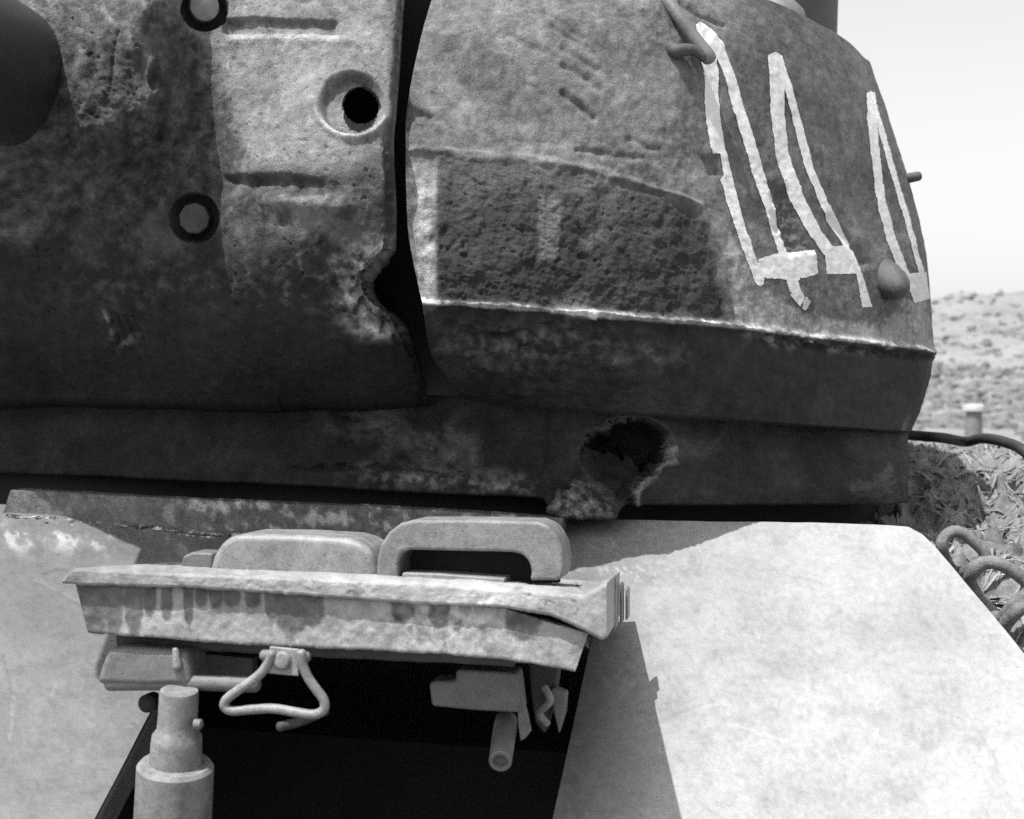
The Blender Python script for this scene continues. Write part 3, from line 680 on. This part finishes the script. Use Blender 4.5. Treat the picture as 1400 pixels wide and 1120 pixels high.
# commander cupola and ventilator on the roof
cr = P(np.array(1140.), np.array(30.), 3.0)
cup = lathe('cupola', np.array([cr[0]-.33, 3.0, 2.42]), (0, 0, 1), [(0, .33), (.30, .33), (.33, .30), (.34, .1)], MT['dim'], tank, 64)
vp = P(np.array(1062.), np.array(8.), 2.6)
lathe('ventilator_cover', np.array([vp[0], 2.6, vp[2]-.035]), (0, 0, 1), [(-.06, .055), (.0, .058), (.025, .05), (.045, .03), (.05, .01)], MT['mid'], tank, 32)

# ---- hull
def TQ(l, f, z): return Q0 + l*LAT + f*FWD + Z*z
OUT = [(-700, 657), (0, 689), (600, 705), (780, 709), (1195, 717), (1243, 720), (1262, 731), (1282, 752), (1400, 893), (1560, 1090), (1900, 1560), (1900, 2300), (-1500, 2300), (-1500, 700)]
OPEN = [(262, 872), (215, 965), (133, 1122), (60, 1262), (10, 1380), (702, 1420), (750, 1140), (770, 1050), (803, 897), (812, 860), (790, 846), (300, 840)]
def glacis():
    # dense sheet in the plate's own plane, trimmed to the outline and the hatch opening
    o3 = on_plane(*np.array(OUT, float).T); h3 = on_plane(*np.array(OPEN, float).T)
    DN = math.cos(SL)*FWD - math.sin(SL)*Z
    to2 = lambda p: np.stack([(p-Q0) @ LAT, (p-Q0) @ DN], -1)
    o2, h2 = to2(o3), to2(h3)
    h2 = [tuple(p) for p in h2]
    bb = [(a, b) for a, b in o2]
    # corner rounding by sampling, then ear clipping through the tessellator
    loops = [[Vector((x, y, 0)) for x, y in bb], [Vector((x, y, 0)) for x, y in h2]]
    tri = tessellate_polygon(loops); flat = bb + h2
    V = [Q0 + a*LAT + b*DN for a, b in flat]; n = len(V); th = .045
    V2 = V + [v - GN*th for v in V]
    Fc = []
    for t in tri:
        a, b, c = (V[i] for i in t); s = np.cross(b-a, c-a) @ GN
        t = tuple(t) if s > 0 else tuple(t)[::-1]
        Fc += [t, tuple(n+i for i in t[::-1])]
    for st, m in ((0, len(bb)), (len(bb), len(h2))):
        for i in range(m):
            a, b = st+i, st+(i+1) % m; Fc.append((a, b, n+b, n+a))
    P_ = np.array(V2); gx, gy = proj(P_)
    o = make('glacis_plate', V2, Fc, MT['plate'], tank, smooth=False, tone=np.full(len(V2), .25))
    import bmesh
    bm = bmesh.new(); bm.from_mesh(o.data); bmesh.ops.recalc_face_normals(bm, faces=bm.faces); bm.to_mesh(o.data); bm.free()
    bevel(o, .005, 2)
    return o
gl = glacis()
def clip_grid(name, Pn, t, mat, parent, tone):
    keep = t < 0; fc = grid_faces(*t.shape); tf = t.ravel()[fc]; allin = (tf < 0).all(1); mixed = (tf < 0).any(1) & ~allin
    V = Pn.reshape(-1, 3); T = tone.ravel(); tr = t.ravel(); newV = []; newT = []; idx = {}; F2 = []
    def cut(a, b):
        k = (min(a, b), max(a, b))
        if k not in idx:
            a, b = k; u = tr[a]/(tr[a]-tr[b]); idx[k] = len(V)+len(newV); newV.append(V[a]*(1-u)+V[b]*u); newT.append(T[a]*(1-u)+T[b]*u)
        return idx[k]
    for c in fc[mixed]:
        poly = []
        for k in range(4):
            a, b = int(c[k]), int(c[(k+1) % 4])
            if tr[a] < 0: poly.append(a)
            if (tr[a] < 0) != (tr[b] < 0): poly.append(cut(a, b))
        if len(poly) >= 3: F2.append(tuple(poly))
    F_ = [tuple(q) for q in fc[allin].tolist()] + F2
    V = np.vstack([V, newV]) if newV else V; T = np.r_[T, newT]
    used = np.unique(np.concatenate([np.array(f) for f in F_])); mp = np.full(len(V), -1); mp[used] = np.arange(len(used))
    return make(name, V[used], [tuple(int(mp[i]) for i in f) for f in F_], mat, parent, tone=T[used])
def glacis_skin():
    X, Yp = np.meshgrid(np.arange(-160, 1560, 3.), np.arange(640, 1300, 3.))
    B_ = on_plane(X, Yp); q = np.stack([X, Yp, 0*X], -1)
    t = np.maximum(dpoly(X, Yp, OUT), -dpoly(X, Yp, OPEN)) + 2.0
    h = fbm(B_, 3, 3)*.004 + fbm(B_, 12, 4)*.0012
    n1 = fbm(q, .006, 5, .6, 3); n2 = fbm(q, .03, 5, .62, 6); n3 = fbm(q, .12, 4, .6, 8)
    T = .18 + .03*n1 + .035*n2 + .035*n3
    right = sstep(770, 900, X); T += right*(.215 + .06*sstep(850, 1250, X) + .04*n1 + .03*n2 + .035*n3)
    T -= .05*right*gauss(np.hypot((X-1290)/80, (Yp-855)/30))*np.clip(.6+n2, 0, 1.5) + .05*gauss(np.hypot((X-960)/90, (Yp-830)/50))*np.clip(.5+n2, 0, 2)
    T -= .05*sstep(20, 60, n2*100)*right*.5
    chips = sstep(.25, .5, n2)*gauss((Yp-np.interp(X, [0, 290, 560], [735, 748, 760]))/16)*sstep(600, 500, X)
    T += .22*chips + .16*sstep(.2, .6, n3)*gauss((Yp-782)/14)*gauss((X-860)/90); h += chips*.002
    pit = sstep(.75, .95, fbm(q, .11, 2, .5, 33)); T -= .08*pit
    r9 = np.random.RandomState(9)
    for _ in range(46):
        x0, y0 = r9.uniform(0, 1400), r9.uniform(720, 1120); a = r9.normal()*.5 + (.1 if r9.rand() < .7 else 1.3); l_ = r9.uniform(12, 90)
        mk = (np.abs(X-x0) < l_+8) & (np.abs(Yp-y0) < l_+8)
        dd = dline(X[mk], Yp[mk], [(x0, y0), (x0+l_*.5*math.cos(a), y0+l_*.5*math.sin(a)+r9.normal()*2), (x0+l_*math.cos(a), y0+l_*math.sin(a))])
        T[mk] += r9.choice([-.07, .08, .06])*gauss(dd/1.8)*(n3[mk] > -.25); h[mk] -= .0006*gauss(dd/2.5)
    for c_, r_, v_ in (((905, 800), (95, 60), -.07), ((1240, 860), (120, 40), -.04), ((880, 1040), (60, 90), -.05), ((1120, 770), (150, 22), -.04), ((80, 850), (120, 60), -.03), ((60, 745), (80, 10), .07)):
        T += v_*gauss(np.hypot((X-c_[0])/r_[0], (Yp-c_[1])/r_[1]))*np.clip(.5+1.6*n2+n3*.8, 0, 2)
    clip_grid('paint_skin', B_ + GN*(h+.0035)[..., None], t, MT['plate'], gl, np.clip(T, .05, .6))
glacis_skin()
gl['label'] = 'pale sloping front hull plate with a rectangular hatch opening'
# hull behind and below the plate
def box(name, c8, mat, parent):
    f = [(0,1,2,3),(7,6,5,4),(0,4,5,1),(1,5,6,2),(2,6,7,3),(3,7,4,0)]
    return make(name, c8, f, mat, parent, smooth=False)
xl, xr_ = -1.3, .70
roofz = -.15
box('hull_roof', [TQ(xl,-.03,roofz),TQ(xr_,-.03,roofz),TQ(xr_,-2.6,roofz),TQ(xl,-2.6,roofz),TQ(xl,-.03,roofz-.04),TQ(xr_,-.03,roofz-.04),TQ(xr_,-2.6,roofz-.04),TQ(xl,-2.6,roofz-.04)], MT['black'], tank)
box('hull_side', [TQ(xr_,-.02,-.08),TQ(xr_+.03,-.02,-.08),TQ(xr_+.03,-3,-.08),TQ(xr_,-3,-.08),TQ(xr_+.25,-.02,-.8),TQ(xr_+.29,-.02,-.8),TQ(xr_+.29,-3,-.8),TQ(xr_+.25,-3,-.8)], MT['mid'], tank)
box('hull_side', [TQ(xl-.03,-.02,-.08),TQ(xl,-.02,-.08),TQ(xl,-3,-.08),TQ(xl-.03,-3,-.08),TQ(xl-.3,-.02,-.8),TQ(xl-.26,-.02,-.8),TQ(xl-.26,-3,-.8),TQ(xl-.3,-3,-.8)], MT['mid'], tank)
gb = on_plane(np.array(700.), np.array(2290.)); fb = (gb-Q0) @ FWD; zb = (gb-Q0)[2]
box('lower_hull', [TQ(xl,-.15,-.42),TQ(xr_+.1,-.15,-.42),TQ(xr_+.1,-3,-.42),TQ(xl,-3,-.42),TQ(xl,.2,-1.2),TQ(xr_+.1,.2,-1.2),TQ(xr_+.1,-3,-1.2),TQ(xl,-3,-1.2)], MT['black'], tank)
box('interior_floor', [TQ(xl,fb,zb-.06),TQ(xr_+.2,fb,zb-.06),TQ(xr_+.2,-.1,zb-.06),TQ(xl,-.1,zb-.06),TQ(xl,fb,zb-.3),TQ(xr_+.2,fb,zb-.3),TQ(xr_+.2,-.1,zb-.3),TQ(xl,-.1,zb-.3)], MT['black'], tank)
box('track_guard', [TQ(xr_+.05,.4,-.52),TQ(xr_+.75,.4,-.52),TQ(xr_+.75,-3,-.52),TQ(xr_+.05,-3,-.52),TQ(xr_+.05,.4,-.54),TQ(xr_+.75,.4,-.54),TQ(xr_+.75,-3,-.54),TQ(xr_+.05,-3,-.54)], MT['mid'], tank)
box('running_gear', [TQ(xr_+.12,.3,-.6),TQ(xr_+.62,.3,-.6),TQ(xr_+.62,-3,-.6),TQ(xr_+.12,-3,-.6),TQ(xr_+.12,.1,-1.45),TQ(xr_+.62,.1,-1.45),TQ(xr_+.62,-3,-1.45),TQ(xr_+.12,-3,-1.45)], MT['black'], tank)
box('running_gear', [TQ(xl-.62,.3,-.6),TQ(xl-.12,.3,-.6),TQ(xl-.12,-3,-.6),TQ(xl-.62,-3,-.6),TQ(xl-.62,.1,-1.45),TQ(xl-.12,.1,-1.45),TQ(xl-.12,-3,-1.45),TQ(xl-.62,-3,-1.45)], MT['black'], tank)
for lx in (xl+.02, xr_-.02):
    pass
# splash bar along the top of the plate
def gp(a, b): return on_plane(np.asarray(a, float), np.asarray(b, float))
def bar_surf(a, b):
    # vertical face rising from the line where the bar meets the plate
    foot = gp(a, np.interp(a, [10, 290, 560, 770], [703, 727, 744, 756])); v = ray(a, b)
    t = ((foot - EYE)*FWD[None]).sum(-1)/(v*FWD[None]).sum(-1); return EYE + v*t[:, None]
def bar_tone(x, y, G):
    n = fbm(np.stack([x, y, 0*x], -1), .05, 4, .6); return np.clip(.24 + .05*n + .22*sstep(.1, .55, n)*sstep(190, 300, x), .06, .6)
bar = slab('splash_bar', [(14,669),(270,683),(500,692),(640,700),(770,708)], [(4,704),(290,729),(560,747),(765,757)], 0, .05, MT['cast'], tank, bar_tone, nx=300, nf=14, nt=8, r=.003, surf=bar_surf)
def lump(name, line, rad, mat, parent, n=260, amp=.8, seed=0):
    c = gp(*np.array(line, float).T); d = np.r_[0, np.cumsum(np.linalg.norm(np.diff(c, axis=0), axis=1))]; s = np.linspace(0, d[-1], n)
    c = np.stack([np.interp(s, d, c[:, k]) for k in range(3)], 1)
    nn = 10; V = []
    for i in range(n):
        for q in range(nn):
            th = math.pi*q/(nn-1); V.append(c[i] + rad*(math.cos(th)*(-FWD) + math.sin(th)*GN*.6))
    V = np.array(V).reshape(n, nn, 3); k = fbm(V, 45, 4, .6, seed)*amp + fbm(V, 180, 2, .5, seed)*.4
    ctr = c[:, None]; V = ctr + (V-ctr)*np.clip(1+k*1.6, .05, 3)[..., None]
    T = np.clip(.30 + .5*fbm(V, 60, 3, .6, 5+seed), .1, .65)
    return make(name, V.reshape(-1, 3), grid_faces(n, nn, True), mat, parent, tone=T)
lump('weld_bead', [(8,706),(120,715),(290,731),(420,740)], .007, MT['cast'], bar)
lump('weld_bead', [(60,716),(200,727),(300,737)], .004, MT['cast'], bar, seed=3)

# ---- driver hatch, swung open
def lip_tone(x, y, G):
    q = np.stack([x, y, 0*x], -1); n = fbm(q, .04, 5, .6, 11); m = fbm(q, .012, 3, .6, 2)
    t = .50 + .08*n + .05*m
    chip = sstep(3, -3, dpoly(x+n*9, y+n*9, [(640,815),(662,812),(658,830),(642,832)])) + sstep(.35, .7, fbm(q, .06, 3, .6, 31))*sstep(690, 720, x)*sstep(800, 790, x)
    t += .28*gauss(np.hypot((x-660)/65, (y-815)/18)) + .12*gauss(np.hypot((x-480)/120, (y-795)/8)); t -= .25*chip
    t -= .08*sstep(260, 120, x)
    return np.clip(t, .08, .72)
def lip_dent(x, y, G): return -.002*np.clip(fbm(np.stack([x, y, 0*x], -1), .035, 3, .6, 8), 0, 1)*gauss((y-812)/30)
def body_tone(x, y, G):
    q = np.stack([x, y, 0*x], -1); n = fbm(q, .05, 5, .6, 41); m = fbm(q, .014, 3, .6, 12)
    t = .50 + .08*n + .04*m
    lip_shadow = 0  # scalloped shadow under the lip, painted into the tone
    yt = np.interp(x, [100, 400, 700], [803, 815, 835])
    for cx_, w_, l_ in ((128,26,70),(155,14,66),(183,13,62),(205,9,38),(228,8,44),(258,7,48),(275,9,22),(295,10,20),(318,12,18),(345,11,18),(372,10,34),(398,22,58),(425,18,40),(550,16,26),(600,15,30),(715,25,40)):
        lip_shadow = np.maximum(lip_shadow, sstep(1.15, .85, np.hypot((x-cx_)/w_, np.maximum(y-yt-l_*.35, 0)/(l_*.65))+n*.15))
    t -= .24*lip_shadow
    blot = sstep(.1, .45, fbm(q, .03, 4, .6, 51))*gauss(np.hypot((x-620)/110, (y-865)/30)); t -= .2*blot
    t += .15*gauss((x-620)/90)*np.clip(n*1.5+.5, 0, 1)
    return np.clip(t, .09, .7)
hatch_root = gl
lip = slab('driver_hatch', [(85,792),(97,777),(250,784),(420,790),(600,798),(700,806),(797,814),(829,797)], [(85,799),(110,801),(250,804),(400,814),(560,826),(690,832),(755,843),(800,863),(822,876),(829,873)], 1.60, .42, MT['hatch'], tank, lip_tone, tilt=-.028, r=.004, nx=420, rough=.0008, dents=lip_dent, lat=.018)
lip['label'] = 'thick driver hatch cover swung open above its hole'
body = slab('hatch_inner_plate', [(103,798),(300,803),(560,822),(690,830),(804,866)], [(120,866),(345,882),(600,894),(695,903),(786,919)], 1.612, .38, MT['hatch'], lip, body_tone, lat=.03, tilt=-.026, r=.003, nx=420, rough=.0012)
uf = slab('hatch_underframe', [(158,860),(400,880),(700,895)], [(160,884),(400,898),(700,912)], 1.66, .28, MT['dim'], lip, lambda x, y, G: np.full(x.shape, .12), nx=60, nf=6, nt=6)
# periscope covers
c1 = prism_px('periscope_cover', [(283,792),(290,762),(302,741),(322,730),(400,731),(470,735),(495,742),(511,757),(516,775),(516,795)], 1.80, .11, MT['steel'], lip, .014, seg=5)
c1['label'] = 'closed rounded periscope cover on the left of the hatch'
prism_px('hinge_block', [(243,785),(250,760),(262,755),(292,756),(290,785)], 1.84, .05, MT['mid'], lip, .004)
OUTR = [(514,795),(515,765),(520,745),(532,727),(548,715),(566,711),(650,711),(735,713),(750,719),(760,730),(768,746),(771,765),(770,785),(765,794)]
INR = [(724,794),(727,782),(723,768),(714,758),(700,755),(560,752),(550,756),(545,766),(544,795)]
hood = prism_px('periscope_hood', OUTR+INR, 1.735, .085, armour('hood_paint', tone=.16, contrast=.42, rough=.5, bump=.4), lip, .016, seg=6)
hood['label'] = 'raised arched periscope hood, open and dark inside'
prism_px('hood_back', [(520,797),(524,750),(560,720),(735,722),(760,750),(764,797)], 1.80, .02, MT['black'], lip, 0)
prism_px('hood_base', [(548,797),(550,783),(600,785),(690,791),(690,802)], 1.74, .05, MT['steel'], lip, .002)
# hinge leaves at the right corner
for k, (x0, x1, a, b_, dy) in enumerate(((838, 843, 793, 858, .06), (847, 851, 797, 852, .08), (855, 859, 803, 846, .10))):
    prism_px('hinge_leaf', [(x0,a),(x1,a+3),(x1,b_),(x0,b_+3)], 1.72+dy, .03, MT['steel'] if k != 1 else MT['mid'], lip, .002)
# catch with wire pull loop
Yl = 1.585
br = prism_px('loop_bracket', [(368,884),(408,888),(408,925),(366,921)], Yl, .006, MT['steel'], lip, .0015)
pc = on_front(386., 903., Yl, 386.); lathe('bolt', pc+FWD*-.004, FWD, [(0, .0105), (.006, .0105), (.009, .008), (.010, .004)], MT['steel'], br, 20, True)
LP = [(372,893),(366,908),(352,925),(328,942),(310,956),(307,966),(318,972),(345,970),(375,969),(405,974),(428,977),(442,971),(443,958),(432,942),(421,926),(414,908),(412,892)]
lpp = [on_front(float(x), float(y), Yl - .004 + .00012*(y-890), 386.) for x, y in LP]
tube('pull_loop', lpp, .0055, MT['steel'], lip, n=14, sub=5)
tube('loop_pivot', [on_front(360., 896., Yl+.012, 386.), on_front(420., 899., Yl+.012, 386.)], .0065, MT['mid'], lip)
tube('catch_pin', [on_front(382., 994., 1.66, 386.), on_front(412., 986., 1.68, 386.), on_front(445., 972., 1.71, 386.)], .006, MT['dim'], lip)
# left arm and spring strut
arm = prism_px('lift_arm', [(129,936),(136,915),(146,886),(170,884),(255,890),(262,938),(190,939)], 1.66, .07, MT['mid'], lip, .009, seg=4)
tube('arm_tube', [on_front(150., 934., 1.665, 240.), on_front(240., 933., 1.665, 240.), on_front(350., 936., 1.665, 240.)], .0095, MT['mid'], lip)
prism_px('arm_gusset', [(235,890),(345,900),(345,930),(240,930)], 1.70, .02, MT['dim'], lip, .002)
tube('arm_stud', [on_front(240., 888., 1.65, 240.), on_front(243., 912., 1.65, 240.)], [.004, .006], MT['steel'], lip)
s0 = on_front(245., 944., 1.64, 245.); s1 = on_front(226., 1330., 1.70, 245.); ax = s1-s0; k_ = np.linalg.norm(ax)/386.
sp = [(0, .0215), (4*k_, .0225), (40*k_, .0228), (52*k_, .0235), (60*k_, .0285), (70*k_, .0295), (92*k_, .030), (96*k_, .030), (97*k_, .041), (102*k_, .0445), (250*k_, .046), (386*k_, .046)]
st = lathe('spring_strut', s0, ax, sp, MT['steel'], lip, 48); st['label'] = 'pale stepped spring cylinder holding the hatch'
lathe('strut_nub', on_front(266., 990., 1.63, 245.), LAT, [(0, .006), (.008, .006), (.010, .003)], MT['mid'], st, 14)
lathe('pivot_knob', on_front(210., 958., 1.70, 245.), FWD, [(0, .011), (.02, .011), (.024, .006)], MT['black'], lip, 20)
# right bracket, pin and links
prism_px('catch_bracket', [(586,934),(596,931),(622,931),(624,915),(706,920),(713,975),(650,972),(590,966)], 1.69, .05, MT['mid'], lip, .004)
prism_px('catch_fin', [(706,922),(713,950),(721,975),(726,1000),(718,1010),(711,1014),(708,990),(707,960)], 1.685, .008, MT['mid'], lip, .002)
a0, a1 = on_front(692., 985., 1.73, 690.), on_front(684., 1041., 1.64, 690.); axv = a1-a0; ll = np.linalg.norm(axv)
lathe('catch_pin', a0, axv, [(0, .0135), (ll*.3, .0145), (ll, .0135), (ll+.001, .0125), (ll+.001, .009), (ll-.008, .008), (ll-.010, .003)], MT['mid'], lip, 28)
prism_px('hinge_arm', [(722,905),(765,912),(758,960),(745,1005),(732,990),(726,950)], 1.78, .03, MT['dim'], lip, .004)
prism_px('hinge_arm', [(751,946),(757,940),(775,947),(773,975),(764,1005),(757,975)], 1.76, .02, MT['mid'], lip, .003)
tube('hinge_spring', [on_front(744., 940., 1.75, 745.), on_front(752., 958., 1.745, 745.), on_front(738., 975., 1.75, 745.), on_front(748., 990., 1.75, 745.)], .005, MT['steel'], lip)


# ================================================================== NETTING BUNDLE on the track guard, chain, hose
bn = empty('camouflage_net', TQ(xr_+.4, -.9, -.52), 'crumpled pale camouflage netting bundled beside the turret on the track guard', 'netting')
rr = np.random.RandomState(11)
def bundle():
    ls = np.linspace(.0, 1.0, 170); fs = np.linspace(-.2, 2.3, 300); Lq, Fq = np.meshgrid(ls, fs)
    prof = np.interp(Fq, [-.2, 0, .25, .5, .8, 1.1, 1.5, 2.0, 2.3], [-.40, -.22, -.16, -.12, -.04, .025, .05, -.03, -.3])
    side = sstep(1.0, .8, Lq)*.55+.45
    base = -.45 + (prof+.45)*side
    B = Q0 + (xr_-.02+Lq)[..., None]*LAT - Fq[..., None]*FWD
    B[..., 2] = Q0[2]+base
    q = B.copy(); q[..., 0] *= 1.5; q[..., 1] *= 1.1; wp = np.stack([fbm(B, 3, 3, .5, 4), fbm(B, 3, 3, .5, 9), 0*base], -1)*.25
    q2 = np.stack([(q[..., 0]*.8+q[..., 1]*.6)*.45, (q[..., 1]*.8-q[..., 0]*.6)*1.5, q[..., 2]], -1)
    rdg = 1-np.abs(fbm(q+wp, 5, 3, .5))*2; rd2 = 1-np.abs(fbm(q2+wp*.8, 15, 3, .5, 8))*2
    B[..., 2] += np.clip(rdg, -1, 1)*.08 + np.clip(rd2, -1, 1)*.020 + fbm(B, 60, 3)*.006
    B[..., 1] += fbm(B, 7, 3, .5, 13)*.04
    return B
B = bundle()
make('net_cloth', B.reshape(-1, 3), grid_faces(*B.shape[:2]), MT['cloth'], bn)
V = []; Fc = []
def add_strand(c, r):
    m = len(c); st_ = len(V); tn = np.gradient(c, axis=0); tn /= np.linalg.norm(tn, axis=1)[:, None]+1e-9
    for k in range(m):
        a = np.cross(tn[k], Z); a /= np.linalg.norm(a)+1e-9; b = np.cross(tn[k], a); rk = r*(1-.7*abs(2*k/(m-1)-1)**3)
        for q in range(5):
            th = 2*math.pi*q/5; V.append(c[k]+rk*(math.cos(th)*a*1.8+math.sin(th)*b*.6))
    for k in range(m-1):
        for q in range(5): Fc.append((st_+k*5+q, st_+(k+1)*5+q, st_+(k+1)*5+(q+1) % 5, st_+k*5+(q+1) % 5))
for s in range(800):
    i = rr.randint(0, 300); j = rr.randint(0, 170); ang = rr.uniform(-.9, 1.1) if rr.rand() < .7 else rr.uniform(0, 6.28); Ln = rr.randint(8, 26); c = []
    fi, fj = float(i), float(j); curv = rr.normal()*.06
    for k in range(Ln):
        ii, jj = int(round(fi)), int(round(fj))
        if not (0 <= ii < 300 and 0 <= jj < 170): break
        c.append(B[ii, jj] + Z*(.006+.010*rr.rand())); fi += math.sin(ang)*2.2; fj += math.cos(ang)*3.0; ang += curv
    if len(c) > 5:
        c = np.array(c); c = (np.roll(c, 1, 0)+c+np.roll(c, -1, 0))[1:-1]/3; add_strand(c, rr.uniform(.0008, .0028))
stn = make('net_strands', V, Fc, MT['strand'], bn); stn['kind'] = 'stuff'
# hose over the bundle
hose = tube('hose', [P(np.array(x), np.array(y), Y) for x, y, Y in ((1215.,592.,3.0),(1255.,596.,2.98),(1290.,599.,2.95),(1320.,604.,3.0),(1338.,600.,2.95),(1352.,600.,2.9),(1375.,605.,2.85),(1400.,617.,2.78),(1440.,660.,2.7),(1470.,730.,2.62))], .011, MT['rubber'])
hose['label'] = 'black rubber hose looped across the top of the pale netting'; hose['category'] = 'hose'
# tow chain
ch = empty('tow_chain', TQ(xr_+.1, .05, -.30), 'heavy grey chain of bent links lying along the edge of the sloping hull plate', 'chain')
def link(pts, Y, r, lab):
    P3 = [P(np.array(float(x)), np.array(float(y)), Y+d) for x, y, d in pts]
    o = tube('chain_link', P3, r*.9, MT['chain'], ch, closed=True, n=16, sub=6); return o
link([(1288,750,.0),(1291,735,0),(1303,727,0),(1318,730,0),(1334,743,0),(1346,756,0),(1344,766,0),(1330,776,-.01),(1314,783,.02),(1298,775,.03)], 2.20, .0105, '')
link([(1326,796,.02),(1332,781,0),(1347,770,-.01),(1364,770,-.02),(1385,781,-.02),(1404,797,-.02),(1402,812,-.02),(1385,828,-.02),(1368,845,.0),(1345,825,.03)], 2.12, .0115, '')
link([(1372,870,.03),(1388,838,.0),(1412,826,0),(1440,836,0),(1464,858,0),(1462,880,0),(1440,898,0),(1418,915,.02)], 2.06, .0115, '')
